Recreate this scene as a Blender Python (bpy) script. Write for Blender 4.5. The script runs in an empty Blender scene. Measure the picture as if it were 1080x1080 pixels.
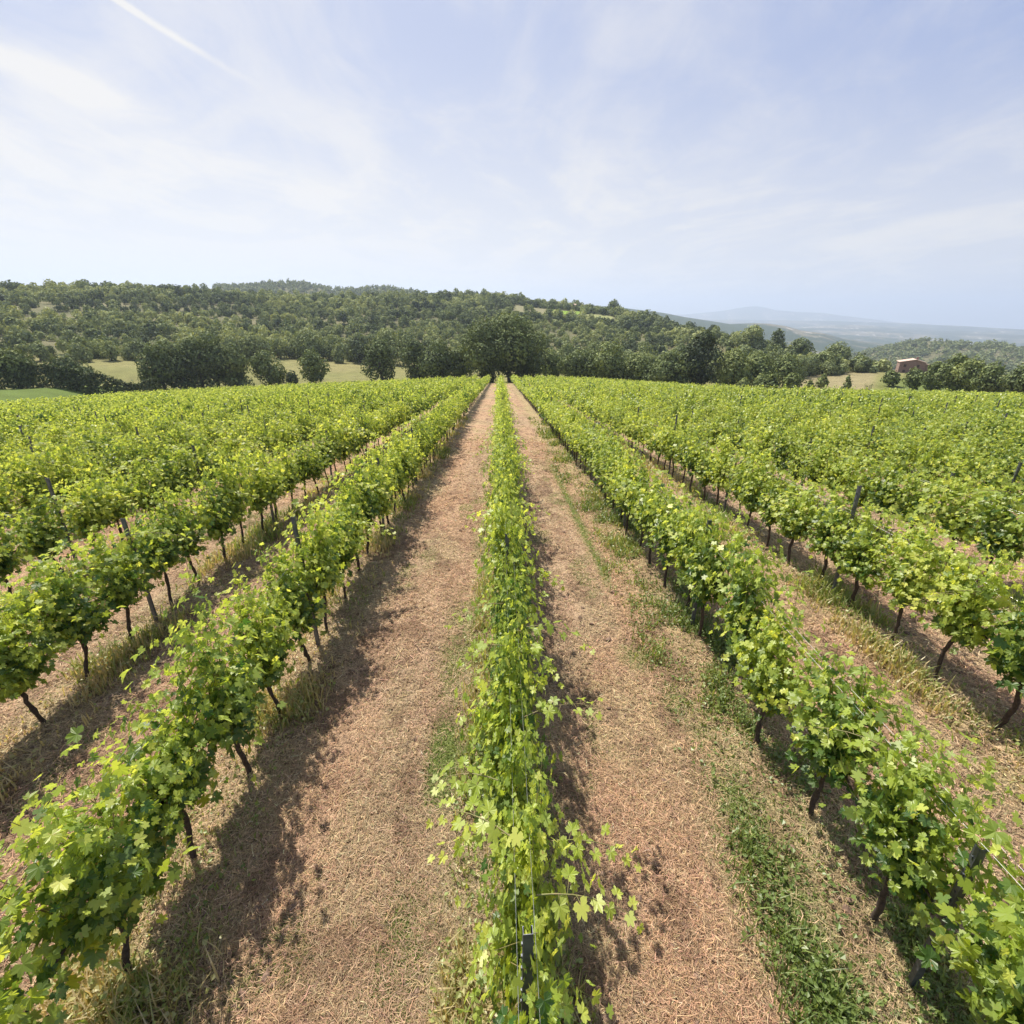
import bpy, math, random
import numpy as np
from mathutils import Vector

R = math.radians
SC = bpy.context.scene
COL = SC.collection
# ------------------------------------------------------------------ camera
CAM_H = 4.3
TILT, YAW, FPX = 22.0, 1.33, 520.0
cd = bpy.data.cameras.new('camera'); cam = bpy.data.objects.new('camera', cd); COL.objects.link(cam)
cam.location = (0, 0, CAM_H); cam.rotation_euler = (R(90 - TILT), 0, R(-YAW))
cd.sensor_width = 36; cd.lens = 36 * FPX / 1080; cd.clip_start = .05; cd.clip_end = 60000
SC.camera = cam
# ------------------------------------------------------------------ light
SUN_AZ, SUN_EL = -33.0, 56.0          # azimuth from +Y (view direction), negative = towards -X
w = bpy.data.worlds.new('World'); SC.world = w; w.use_nodes = True
nt = w.node_tree; N = nt.nodes; L = nt.links
for n in list(N): N.remove(n)
out = N.new('ShaderNodeOutputWorld'); bg = N.new('ShaderNodeBackground'); bg.inputs['Strength'].default_value = 0.10
sky = N.new('ShaderNodeTexSky'); sky.sky_type = 'NISHITA'; sky.sun_disc = False
sky.sun_elevation = R(SUN_EL); sky.sun_rotation = R(SUN_AZ)
sky.air_density = 1.0; sky.dust_density = 1.0; sky.ozone_density = 1.6; sky.altitude = 300

def mth(nt, op, a, b=None, c=None, clamp=False):
    n = nt.nodes.new('ShaderNodeMath'); n.operation = op; n.use_clamp = clamp
    for i, v in enumerate((a, b, c)):
        if v is None: continue
        if isinstance(v, (int, float)): n.inputs[i].default_value = v
        else: nt.links.new(v, n.inputs[i])
    return n.outputs[0]
def smooth(nt, v, lo, hi, to0=0., to1=1.):
    n = nt.nodes.new('ShaderNodeMapRange'); n.interpolation_type = 'SMOOTHSTEP'
    nt.links.new(v, n.inputs[0])
    for i, x in zip((1, 2, 3, 4), (lo, hi, to0, to1)): n.inputs[i].default_value = x
    return n.outputs[0]
def mixc(nt, f, a, b):
    n = nt.nodes.new('ShaderNodeMix'); n.data_type = 'RGBA'
    for i, v in ((0, f), (6, a), (7, b)):
        if isinstance(v, (int, float)): n.inputs[i].default_value = v
        elif isinstance(v, tuple): n.inputs[i].default_value = (*v, 1) if len(v) == 3 else v
        else: nt.links.new(v, n.inputs[i])
    return n.outputs[2]
def noise(nt, vec, scale, detail=4, rough=.55, dist=0.):
    n = nt.nodes.new('ShaderNodeTexNoise'); n.inputs['Scale'].default_value = scale
    n.inputs['Detail'].default_value = detail; n.inputs['Roughness'].default_value = rough
    n.inputs['Distortion'].default_value = dist
    if vec is not None: nt.links.new(vec, n.inputs['Vector'])
    return n.outputs['Fac']

ca, sa, ct, st = math.cos(R(YAW)), math.sin(R(YAW)), math.cos(R(TILT)), math.sin(R(TILT))
RIGHT = np.array([ca, -sa, 0]); FWD = np.array([sa * ct, ca * ct, -st]); UPV = np.array([sa * st, ca * st, ct])
def ray(px, py):
    d = RIGHT * (px - 540) / FPX + UPV * (540 - py) / FPX + FWD
    return d / np.linalg.norm(d)
def tanel(px, py):                    # (azimuth, tangent of the elevation angle)
    d = ray(px, py); return math.atan2(d[0], d[1]), d[2] / math.hypot(d[0], d[1])
def project(p):
    q = np.asarray(p, float) - np.array([0, 0, CAM_H])
    z = q @ FWD
    zz = np.where(z > .05, z, .05)
    return 540 + FPX * (q @ RIGHT) / zz, 540 - FPX * (q @ UPV) / zz, z

geo = N.new('ShaderNodeTexCoord'); sep = N.new('ShaderNodeSeparateXYZ'); L.new(geo.outputs['Generated'], sep.inputs[0])
zc = mth(nt, 'MAXIMUM', sep.outputs[2], 0.012)
cmb = N.new('ShaderNodeCombineXYZ'); L.new(sep.outputs[0], cmb.inputs[0]); L.new(sep.outputs[1], cmb.inputs[1]); L.new(zc, cmb.inputs[2])
L.new(cmb.outputs[0], sky.inputs[0])
# thin cirrus on a plane high above
zz = mth(nt, 'ADD', zc, 0.12)
cx = mth(nt, 'DIVIDE', sep.outputs[0], zz); cy = mth(nt, 'DIVIDE', sep.outputs[1], zz)
cp = N.new('ShaderNodeCombineXYZ'); L.new(cx, cp.inputs[0]); L.new(cy, cp.inputs[1])
mp = N.new('ShaderNodeMapping'); mp.inputs['Rotation'].default_value = (0, 0, R(28)); mp.inputs['Scale'].default_value = (1.0, .62, 1)
L.new(cp.outputs[0], mp.inputs[0])
n1 = noise(nt, mp.outputs[0], 1.0, 8, .6, 1.1)
n2 = noise(nt, mp.outputs[0], 3.4, 7, .65, .8)
cir = mth(nt, 'ADD', mth(nt, 'MULTIPLY', n1, .72), mth(nt, 'MULTIPLY', n2, .28))
cir = smooth(nt, cir, .42, .64)
# bright veil round the sun
sd = Vector((math.sin(R(SUN_AZ)) * math.cos(R(SUN_EL)), math.cos(R(SUN_AZ)) * math.cos(R(SUN_EL)), math.sin(R(SUN_EL))))
def dotv(v):
    n = N.new('ShaderNodeVectorMath'); n.operation = 'DOT_PRODUCT'; L.new(geo.outputs['Generated'], n.inputs[0]); n.inputs[1].default_value = v
    return n.outputs['Value']
veil = smooth(nt, dotv(sd), .25, .9)
hor = smooth(nt, sep.outputs[2], .0, .40, .78, 0.)
cover = mth(nt, 'ADD', mth(nt, 'ADD', mth(nt, 'MULTIPLY', cir, .34), mth(nt, 'MULTIPLY', veil, .36)), hor, clamp=True)
def trail(p0, p1, width, strength, soft):
    a, b = Vector(ray(*p0)), Vector(ray(*p1)); nrm = a.cross(b).normalized(); t = (b - a).normalized()
    d = mth(nt, 'ABSOLUTE', mth(nt, 'ADD', dotv(nrm), mth(nt, 'MULTIPLY', mth(nt, 'SUBTRACT', n2, .5), .012)))
    m = smooth(nt, d, 0, width, 1, 0)
    s0, s1 = a.dot(t), b.dot(t)
    al = mth(nt, 'MULTIPLY', smooth(nt, dotv(t), s0 - soft * .2, s0), smooth(nt, dotv(t), s1 - soft, s1, 1, 0))
    return mth(nt, 'MULTIPLY', mth(nt, 'MULTIPLY', m, al), mth(nt, 'MULTIPLY', smooth(nt, n2, .25, .6, .55, 1), strength))
tr = mth(nt, 'ADD', trail((60, -40), (300, 110), .007, .75, .22), trail((-60, 30), (240, 165), .03, .45, .2), clamp=True)
cover = mth(nt, 'ADD', cover, tr, clamp=True)
skyc = mixc(nt, .74, sky.outputs[0], (1.55, 2.05, 4.0))
fin = mixc(nt, cover, skyc, (5.45, 5.28, 5.08))
L.new(fin, bg.inputs['Color']); L.new(bg.outputs[0], out.inputs['Surface'])

sl = bpy.data.lights.new('sun', 'SUN'); sl.energy = 5.0; sl.angle = R(.6); sl.color = (1, .92, .79)
so = bpy.data.objects.new('sun', sl); COL.objects.link(so); so.location = sd * 60
so.rotation_euler = sd.to_track_quat('Z', 'Y').to_euler()
SC.view_settings.view_transform = 'Standard'; SC.view_settings.look = 'None'
SC.view_settings.exposure = 0.67; SC.view_settings.gamma = 1
SC.render.engine = 'CYCLES'
cy_ = SC.cycles
cy_.max_bounces = 6; cy_.diffuse_bounces = 3; cy_.transmission_bounces = 4; cy_.glossy_bounces = 2; cy_.volume_bounces = 1
cy_.transparent_max_bounces = 6; cy_.use_denoising = True; cy_.caustics_reflective = False; cy_.caustics_refractive = False

# ------------------------------------------------------------------ helpers
rng = np.random.default_rng(7)
def tag(o, label=None, cat=None, group=None, kind=None):
    for k, v in (('label', label), ('category', cat), ('group', group), ('kind', kind)):
        if v: o[k] = v
    return o
def link(name, data, parent=None):
    o = bpy.data.objects.new(name, data); COL.objects.link(o)
    if parent: o.parent = parent
    return o
def mesh(name, V, groups, mats, attrs=None, smooth_shade=False, cattr=None):
    """V (n,3); groups: list of (faces (m,k) int array, material index)."""
    me = bpy.data.meshes.new(name)
    V = np.asarray(V, np.float32)
    me.vertices.add(len(V)); me.vertices.foreach_set('co', V.ravel())
    groups = [(np.asarray(f, np.int32), mi) for f, mi in groups if len(f)]
    nl = sum(f.size for f, _ in groups); npoly = sum(len(f) for f, _ in groups)
    me.loops.add(nl); me.polygons.add(npoly)
    me.loops.foreach_set('vertex_index', np.concatenate([f.ravel() for f, _ in groups]))
    tot = np.concatenate([np.full(len(f), f.shape[1], np.int32) for f, _ in groups])
    start = np.concatenate([[0], np.cumsum(tot)[:-1]]).astype(np.int32)
    me.polygons.foreach_set('loop_start', start); me.polygons.foreach_set('loop_total', tot)
    me.polygons.foreach_set('material_index', np.concatenate([np.full(len(f), mi, np.int32) for f, mi in groups]))
    me.polygons.foreach_set('use_smooth', np.full(npoly, smooth_shade))
    for m in (mats if isinstance(mats, (list, tuple)) else [mats]): me.materials.append(m)
    for k, a in (attrs or {}).items():
        at = me.attributes.new(k, 'FLOAT', 'POINT'); at.data.foreach_set('value', np.asarray(a, np.float32))
    if cattr is not None:
        at = me.attributes.new('tone', 'FLOAT_COLOR', 'POINT')
        c = np.ones((len(V), 4), np.float32); c[:, :3] = cattr; at.data.foreach_set('color', c.ravel())
    me.update(calc_edges=True)
    return me

_P = rng.random((256, 256)).astype(np.float32)
def vnoise(x, y):
    xi = np.floor(x).astype(np.int64); yi = np.floor(y).astype(np.int64); fx = x - xi; fy = y - yi
    fx = fx * fx * (3 - 2 * fx); fy = fy * fy * (3 - 2 * fy)
    g = lambda a, b: _P[a & 255, b & 255]
    return (g(xi, yi) * (1 - fx) + g(xi + 1, yi) * fx) * (1 - fy) + (g(xi, yi + 1) * (1 - fx) + g(xi + 1, yi + 1) * fx) * fy
def fbm(x, y, o=4):
    s = 0; a = .5; t = 0
    for i in range(o):
        s = s + a * vnoise(x * 2 ** i + 17.3 * i, y * 2 ** i + 5.1 * i); t += a; a *= .5
    return s / t
def sst(x, a, b):
    t = np.clip((x - a) / (b - a), 0, 1); return t * t * (3 - 2 * t)

# ------------------------------------------------------------------ terrain
ROW = 2.67; X0 = .10; VY = 4.15; VINE = .83
def zvine(x, y):
    s = np.maximum(y - 6, 0); z = -.1 * s * s / (s + 4)
    l = np.maximum(-x - 1, 0); z = z - .041 * l * l / (l + 2.5)
    z = z - .012 * np.maximum(x, 0) - 2.3 * sst(x, 8, 58) * sst(y, 25, 105)
    return z
def knots(pl): # [(px,py)...] -> (azimuths, tan elevations)
    a = [tanel(*p) for p in pl]; return np.array([q[0] for q in a]), np.array([q[1] for q in a])
K_R1 = [(-400, 450), (300, 460), (400, 480), (520, 500), (600, 480), (650, 450), (700, 400), (740, 340), (790, 290), (850, 265), (1400, 260)]
R1A = np.array([tanel(p, 330)[0] for p, _ in K_R1]); R1V = np.array([v for _, v in K_R1], float)
KN = [
 (200., [(-500, 392), (-100, 384), (0, 380), (200, 379), (300, 380), (400, 383), (500, 386), (650, 387), (740, 391), (850, 393), (1000, 395), (1080, 396), (1500, 402)]),
 ('r1', [(-500, 313), (0, 310), (100, 311), (200, 314), (300, 318), (380, 318), (440, 315), (490, 315), (540, 318), (570, 323), (600, 327), (650, 333), (700, 343), (740, 353), (790, 364), (850, 380), (920, 392), (1000, 397), (1500, 404)]),
 ('r1b', [(-500, 322), (0, 321), (300, 327), (540, 329), (600, 339), (650, 347), (700, 357), (740, 367), (790, 383), (850, 398), (920, 406), (1000, 410), (1500, 418)]),
 (850., [(-500, 320), (0, 320), (600, 335), (700, 356), (850, 392), (930, 396), (1080, 404), (1500, 410)]),
 (1200., [(-500, 312), (0, 308), (200, 305), (268, 303), (285, 300), (300, 299), (318, 299), (335, 304), (350, 307), (378, 308), (392, 304.5), (405, 304), (420, 307), (450, 312), (600, 330), (640, 338), (700, 352), (850, 382), (900, 377), (925, 370), (950, 365), (972, 361), (985, 360), (1005, 362), (1030, 366), (1045, 364), (1062, 366), (1080, 371), (1150, 380), (1500, 396)]),
 (1700., [(-500, 325), (500, 325), (600, 333), (700, 347), (800, 365), (930, 384), (1080, 386), (1500, 392)]),
 (2600., [(-500, 328), (500, 326), (600, 322), (640, 323), (660, 325), (700, 330), (720, 334), (745, 338), (770, 342), (795, 341), (812, 341.5), (828, 344), (845, 349), (868, 352), (890, 359), (930, 366), (1080, 373), (1500, 380)]),
 (4200., [(-500, 338), (600, 338), (740, 348), (850, 357), (1080, 365), (1500, 372)]),
 (6000., [(-500, 336), (600, 336), (740, 342), (850, 347), (1000, 351), (1080, 355), (1500, 362)]),
 (9000., [(-500, 334), (600, 334), (690, 336), (740, 337), (840, 338), (900, 339.5), (960, 341.5), (1020, 344), (1080, 347), (1500, 360)]),
 (10500., [(-500, 337), (600, 337), (840, 341), (900, 343), (1080, 351), (1500, 364)]),
 (13000., [(-500, 336), (600, 335), (690, 333), (725, 331.5), (755, 328.5), (775, 325.5), (788, 323.5), (797, 323), (806, 324), (818, 327), (840, 329), (858, 329.5), (872, 330.5), (890, 333), (960, 342), (1080, 351), (1500, 364)]),
 (16000., [(-500, 340), (600, 340), (840, 343), (1080, 353), (1500, 366)]),
]
KN = [(r, *knots(p)) for r, p in KN]
def zfar(az, r):
    r1 = np.interp(az, R1A, R1V)
    x, y = r * np.sin(az), r * np.cos(az)
    r0 = 128.0
    prev_r = np.full_like(r, r0); prev_z = zvine(r0 * np.sin(az), r0 * np.cos(az)) - .4
    z = np.where(r <= r0, prev_z, 0.)
    for kr, ka, kt in KN:
        rr = r1 if kr == 'r1' else (r1 * 1.35 if kr == 'r1b' else np.full_like(r, kr))
        kz = CAM_H + rr * np.interp(az, ka, kt)
        t = np.clip((r - prev_r) / (rr - prev_r), 0, 1)
        t2 = t * t * (3 - 2 * t)
        if kr == 'r1': t2 = .55 * t + .45 * t2
        if kr == 200.: t2 = t
        m = (r > prev_r) & (r <= rr)
        z = np.where(m, prev_z + (kz - prev_z) * t2, z)
        prev_r, prev_z = rr, kz
    return np.where(r > prev_r, prev_z, z)
YEND = 116.
_PXA = np.array([tanel(p, 400)[0] for p in (-60, 0, 140, 150, 920, 1000, 1080, 1160)])
def yend(x, y): return np.interp(np.arctan2(x, np.maximum(y, 1)), _PXA, [56., 68., 106., YEND, YEND, 106., 94., 86.])
def height(x, y):
    x = np.asarray(x, float); y = np.asarray(y, float)
    r = np.hypot(x, y); az = np.clip(np.arctan2(x, y), -1.05, 1.05)
    wv = 1 - sst(np.maximum(y, r * .55), YEND + 2, YEND + 24)
    z = zvine(x, y) * wv + zfar(az, np.maximum(r, 60.)) * (1 - wv)
    nz = (fbm(x * .35, y * .35, 3) - .5) * .16 * (1 - sst(r, 200, 400))
    big = (fbm(x * .012 + 40, y * .012, 4) - .5) * 9 * sst(r, 230, 420) * (1 - sst(r, 900, 1500))
    vast = (fbm(x * .0016 + 9, y * .0016, 5) - .5) * 70 * sst(r, 2800, 5000) * (1 - .7 * sst(r, 8200, 9000))
    re = yend(x, y) / np.maximum(np.cos(az), .3)
    lm = 3.3 * (1 - sst(az, _PXA[2] - .02, _PXA[2] + .09)) + 2.8 * sst(az, _PXA[4] - .04, _PXA[4] + .10)
    z = z + lm * sst(r, re - 2, np.maximum(re + 22, 128)) * (1 - sst(r, 135, 190)) * (y > 0)
    # shallow wheel ruts and the little bank under every row
    u = (x - X0) / ROW; f = np.abs(u - np.round(u)) * ROW
    rut = .06 * np.exp(-(f / .35) ** 2) - .025 * np.exp(-((f - .85) / .18) ** 2)
    z = z + nz + big + vast + rut * wv * (1 - sst(r, 40, 70))
    return z
def H(x, y): return float(height(np.array([x]), np.array([y]))[0])
def at(px, dist):
    d = ray(px, 400); h = math.hypot(d[0], d[1]); x, y = d[0] / h * dist, d[1] / h * dist
    return x, y, H(x, y)

# green cover mask of the alleys (0 = mown straw, 1 = fresh grass), and how weedy the strip under a row is
def cover_at(x, y):
    u = (x - X0) / ROW; k = np.round(u); f = (u - k) * ROW
    n = fbm(x * 1.3 + 3, y * .5 + 9, 4); n3 = fbm(x * 5, y * 4, 3)
    g = np.zeros_like(x)
    # strips: just left of centre row; left of first row right
    patch = lambda cx, cy, wx, wy, a: a * np.exp(-(((x - cx) / wx) ** 2 + ((y - cy) / wy) ** 2) ** 1.5)
    for q in ((-.62, 3.8, .20, .60, 1.3), (-.72, 2.1, .32, .6, .75), (-.60, 5.8, .26, 1.4, .7), (-.40, 9.5, .2, 2.0, .45), (1.15, 6.4, .3, .3, .0), (-2.1, 1.5, .25, .5, .4), (-.5, 22, .25, 2.5, .6), (-.55, 17, .2, 1.2, .7)): g = np.maximum(g, patch(*q))
    c2 = np.interp(y, [2, 4, 7, 16], [2.25, 2.15, 1.86, 1.83])
    s2 = np.exp(-((x - c2) / np.interp(y, [4, 7], [.20, .12])) ** 2) * np.maximum(1 - sst(y, 3.2, 4.0), sst(y, 7.0, 8) * (1 - sst(y, 15, 22)) * 1.0)
    g = np.maximum(g, s2); g = np.maximum(g, patch(1.75, 5.4, .22, .3, .6)); g = np.maximum(g, patch(2.05, 4.6, .18, .4, .6))
    g = np.maximum(g, .45 * sst(n, .60, .74) * sst(np.abs(f), .35, .6) * sst(n3, .3, .6))
    far = sst(np.hypot(x, y), 12, 30)
    g = g * (1 - .5 * far)
    g = g * sst(n3 + .25 * g, .28, .5)
    wd = np.exp(-((f + .05) / .42) ** 4) * (.55 + .6 * (n - .3))
    wd = np.maximum(wd, (k == 1) * np.exp(-((f + .30) / .50) ** 4) * (.35 + .9 * (n - .25))) * (.75 + .5 * (k == 1))
    return np.clip(g, 0, 1), np.clip(wd, 0, 1)

def straw_tone(x, y):
    c3 = lambda *a: np.array(a)[None, :]
    f = np.abs((x - X0) / ROW - np.round((x - X0) / ROW)) * ROW
    b1 = fbm(x * .9 + 31, y * .45 + 8, 4)[:, None]; b2 = fbm(x * 3.1 + 3, y * 2.3, 4)[:, None]; b3 = fbm(x * .3 + 70, y * .12 + 4, 2)[:, None]
    col = c3(.45, .30, .195) + 0 * b1
    edge = np.clip(np.exp(-(f / .62) ** 4)[:, None] * .6 + .55 * sst(b1, .50, .66), 0, 1)
    col = col * (1 - edge) + c3(.42, .335, .20) * edge
    gr_ = sst(b3, .5, .65) * .4; col = col * (1 - gr_) + c3(.37, .29, .20) * gr_
    dk = sst(b2 + .3 * (b1 - .5), .55, .72) * .6; col = col * (1 - dk) + c3(.22, .14, .095) * dk
    tr = (np.exp(-((f - .80) / .13) ** 2) * sst(fbm(x * 2, y * .4, 2), .35, .6))[:, None] * .30
    return col * (1 - tr) + c3(.30, .20, .14) * tr

def build_ground():
    az1 = np.arange(-56, 56.01, .2)
    az2 = np.concatenate([[-180 + 1e-3], np.arange(-174, -57, 6), az1, np.arange(60, 179, 6)])
    A = np.radians(az2); na = len(A)
    rr = [.0]; r = .35
    while r < 16000: rr.append(r); r *= 1.0092 if r < 700 else 1.018
    rr = np.array(rr[1:] + [16000.]); nr = len(rr)
    AA, RR = np.meshgrid(A, rr); x = RR * np.sin(AA); y = RR * np.cos(AA); z = height(x, y)
    V = np.stack([x, y, z], -1).reshape(-1, 3)
    i = np.arange(nr - 1)[:, None] * na; j = np.arange(na)[None, :]; j2 = (j + 1) % na
    F = np.stack([i + j, i + j2, i + na + j2, i + na + j], -1).reshape(-1, 4)[:, ::-1]
    c = len(V); V = np.vstack([V, [[0, 0, H(0, 0)]]])
    T = np.stack([np.full(na, c), np.arange(na), (np.arange(na) + 1) % na], -1)[:, ::-1]
    x, y = V[:, 0].astype(float), V[:, 1].astype(float); r = np.hypot(x, y)
    g, wd = cover_at(x, y)
    na1 = fbm(x * 2.2, y * 1.1, 4); na2 = fbm(x * 9, y * 9, 3); na3 = fbm(x * .25, y * .12, 3)
    c3 = lambda *a: np.array(a)[None, :]
    straw = straw_tone(x, y) * (.80 + .4 * na2[:, None])
    soil = c3(.13, .078, .055)
    so_ = sst(na2 + .45 * (na1 - .5), .60, .76)[:, None] * .75
    col = straw * (1 - so_) + soil * so_
    u = (x - X0) / ROW; f = (u - np.round(u)) * ROW
    track = np.exp(-((np.abs(f) - .85) / .35) ** 2)[:, None]
    
    dry = c3(.33, .27, .14)
    col = col * (1 - .55 * wd[:, None]) + dry * .55 * wd[:, None]
    grass = c3(.13, .19, .045)
    col = col * (1 - .8 * g[:, None]) + grass * .8 * g[:, None]
    # headland, meadow
    ye = yend(x, y); wm = sst(y, ye - 1, ye + 2)[:, None]
    az = np.arctan2(x, y)
    azL = tanel(135, 400)[0]; azR = tanel(925, 400)[0]
    m1 = fbm(x * .06, y * .06, 4)[:, None]; m2 = fbm(x * .5, y * .5, 3)[:, None]
    mead = c3(.165, .18, .055) * (1 - m1) + c3(.26, .23, .10) * m1
    mead = mead * (.75 + .5 * m2)
    lush = c3(.115, .165, .035) * (.8 + .4 * m2)
    wl = ((1 - sst(az, azL - .03, azL + .03)) * (1 - sst(r, 150, 160)) + sst(az, azR - .03, azR + .05) * (1 - sst(r, 170, 200)) * .8)[:, None]
    mead = mead * (1 - np.clip(wl, 0, 1)) + lush * np.clip(wl, 0, 1)
    dryf = (sst(az, tanel(835, 400)[0], tanel(850, 400)[0]) * (1 - sst(az, tanel(915, 400)[0], tanel(930, 400)[0])))[:, None]
    mead = mead * (1 - dryf) + c3(.27, .235, .125) * dryf * (.75 + .5 * m2)
    col = col * (1 - wm) + mead * wm
    # scrub floor
    ws = sst(r, 190, 235)[:, None]
    scr = c3(.085, .10, .04) * (1 - m1) + c3(.20, .18, .10) * m1
    def patch(px, rr_, wa, wr): # a field on the hillside
        a = tanel(px, 330)[0]; return (sst(-(np.abs((az - a)) / wa + 0), -1, -.85) * sst(-np.abs(r - rr_) / wr, -1, -.8))[:, None]
    col = col * (1 - ws) + scr * ws
    p1 = patch(597, 425, .03, 34); p2 = patch(560, 418, .035, 34); p3 = patch(632, 400, .028, 18)
    col = col * (1 - p1) + c3(.22, .34, .04) * p1
    col = col * (1 - p2) + c3(.23, .22, .12) * p2; col = col * (1 - p3) + c3(.28, .30, .12) * p3
    # far country: woods, pale fields
    wf = sst(r, 1300, 2000)[:, None]
    k1 = fbm(x * .0032, y * .0032, 5)[:, None]; k2 = fbm(x * .011 + 7, y * .011, 4)[:, None]
    farc = c3(.035, .06, .03) * (1 - sst(k1 + .5 * (k2 - .5), .52, .66)) + c3(.16, .15, .10) * sst(k1 + .5 * (k2 - .5), .52, .66)
    bl = sst(fbm(x * .03, y * .03, 2), .72, .8)[:, None] * sst(k1, .5, .6) * .5
    farc = farc * (1 - bl) + c3(.8, .74, .66) * bl
    col = col * (1 - wf) + farc * wf
    near = np.clip(1 - sst(y, YEND - 2, YEND + 2), 0, 1)
    me = mesh('ground', V, [(F, 0), (T, 0)], ground_mat(), {'near': near}, True, col)
    o = link('ground', me); tag(o, kind='structure')

def newmat(name):
    m = bpy.data.materials.new(name); m.use_nodes = True; nt = m.node_tree
    for n in list(nt.nodes): nt.nodes.remove(n)
    o = nt.nodes.new('ShaderNodeOutputMaterial'); return m, nt, o
def attr(nt, name, outp='Fac'):
    n = nt.nodes.new('ShaderNodeAttribute'); n.attribute_name = name; return n.outputs[outp]
def pos(nt):
    return nt.nodes.new('ShaderNodeNewGeometry').outputs['Position']
def ground_mat():
    m, nt, o = newmat('ground'); b = nt.nodes.new('ShaderNodeBsdfPrincipled')
    b.inputs['Roughness'].default_value = .95; b.inputs['Specular IOR Level'].default_value = .15
    p = pos(nt); near = attr(nt, 'near')
    a = noise(nt, p, 55, 6, .75); a2 = noise(nt, p, 14, 5, .7)
    f = mth(nt, 'MULTIPLY', smooth(nt, a, .33, .66, .24, 1.5), smooth(nt, a2, .3, .7, .8, 1.2))
    mul = nt.nodes.new('ShaderNodeVectorMath'); mul.operation = 'SCALE'; nt.links.new(attr(nt, 'tone', 'Color'), mul.inputs[0]); nt.links.new(f, mul.inputs['Scale'])
    nt.links.new(mul.outputs[0], b.inputs['Base Color'])
    bp = nt.nodes.new('ShaderNodeBump'); bp.inputs['Distance'].default_value = .03; bp.inputs['Strength'].default_value = .8
    nt.links.new(mth(nt, 'ADD', a, a2), bp.inputs['Height']); nt.links.new(bp.outputs[0], b.inputs['Normal'])
    nt.links.new(b.outputs[0], o.inputs[0]); return m

def leaf_mat(name, c0, c1, c2, trans=.45, tcol=None, gloss=.05, objvar=.25, rough=.45, tmul=1.25):
    m, nt, o = newmat(name); t = attr(nt, 'tint')
    oi = nt.nodes.new('ShaderNodeObjectInfo')
    t = mth(nt, 'ADD', t, mth(nt, 'MULTIPLY', mth(nt, 'SUBTRACT', oi.outputs['Random'], .5), objvar), clamp=True)
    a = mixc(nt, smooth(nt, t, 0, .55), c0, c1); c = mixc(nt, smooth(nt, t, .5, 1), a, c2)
    if name == 'vine_leaf':
        p = pos(nt); blotch = noise(nt, p, 38, 2, .5); oldl = smooth(nt, noise(nt, p, 6, 2, .5), .52, .70)
        c = mixc(nt, mth(nt, 'MULTIPLY', mth(nt, 'MULTIPLY', smooth(nt, blotch, .58, .68), oldl), .8), c, (.34, .21, .07))
        bf = nt.nodes.new('ShaderNodeNewGeometry').outputs['Backfacing']
        c = mixc(nt, mth(nt, 'MULTIPLY', bf, .35), c, (.30, .36, .17))
    d = nt.nodes.new('ShaderNodeBsdfDiffuse'); nt.links.new(c, d.inputs[0])
    tr = nt.nodes.new('ShaderNodeBsdfTranslucent')
    tc = nt.nodes.new('ShaderNodeMix'); tc.data_type = 'RGBA'; tc.blend_type = 'MULTIPLY'; tc.inputs[0].default_value = 1
    nt.links.new(c, tc.inputs[6]); tc.inputs[7].default_value = (*(tcol or (1.5 * tmul, 1.35 * tmul, .7 * tmul)), 1); nt.links.new(tc.outputs[2], tr.inputs[0])
    mx = nt.nodes.new('ShaderNodeMixShader'); mx.inputs[0].default_value = trans
    nt.links.new(d.outputs[0], mx.inputs[1]); nt.links.new(tr.outputs[0], mx.inputs[2])
    g = nt.nodes.new('ShaderNodeBsdfGlossy'); g.inputs['Roughness'].default_value = rough
    mg = nt.nodes.new('ShaderNodeMixShader'); mg.inputs[0].default_value = gloss
    nt.links.new(mx.outputs[0], mg.inputs[1]); nt.links.new(g.outputs[0], mg.inputs[2])
    nt.links.new(mg.outputs[0], o.inputs[0]); return m
def straw_mat():
    m, nt, o = newmat('straw'); c = attr(nt, 'tone', 'Color'); d = nt.nodes.new('ShaderNodeBsdfDiffuse'); nt.links.new(c, d.inputs[0])
    t = nt.nodes.new('ShaderNodeBsdfTranslucent'); nt.links.new(c, t.inputs[0]); mx = nt.nodes.new('ShaderNodeMixShader'); mx.inputs[0].default_value = .15
    nt.links.new(d.outputs[0], mx.inputs[1]); nt.links.new(t.outputs[0], mx.inputs[2]); nt.links.new(mx.outputs[0], o.inputs[0]); return m
def plain_mat(name, c0, c1, scale=8, rough=.85, metal=0., bump=.3):
    m, nt, o = newmat(name); b = nt.nodes.new('ShaderNodeBsdfPrincipled')
    tc = nt.nodes.new('ShaderNodeTexCoord'); n = noise(nt, tc.outputs['Object'], scale, 5, .65)
    nt.links.new(mixc(nt, smooth(nt, n, .3, .7), c0, c1), b.inputs['Base Color'])
    b.inputs['Roughness'].default_value = rough; b.inputs['Metallic'].default_value = metal
    bp = nt.nodes.new('ShaderNodeBump'); bp.inputs['Strength'].default_value = bump; bp.inputs['Distance'].default_value = .02
    nt.links.new(n, bp.inputs['Height']); nt.links.new(bp.outputs[0], b.inputs['Normal'])
    nt.links.new(b.outputs[0], o.inputs[0]); return m

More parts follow.
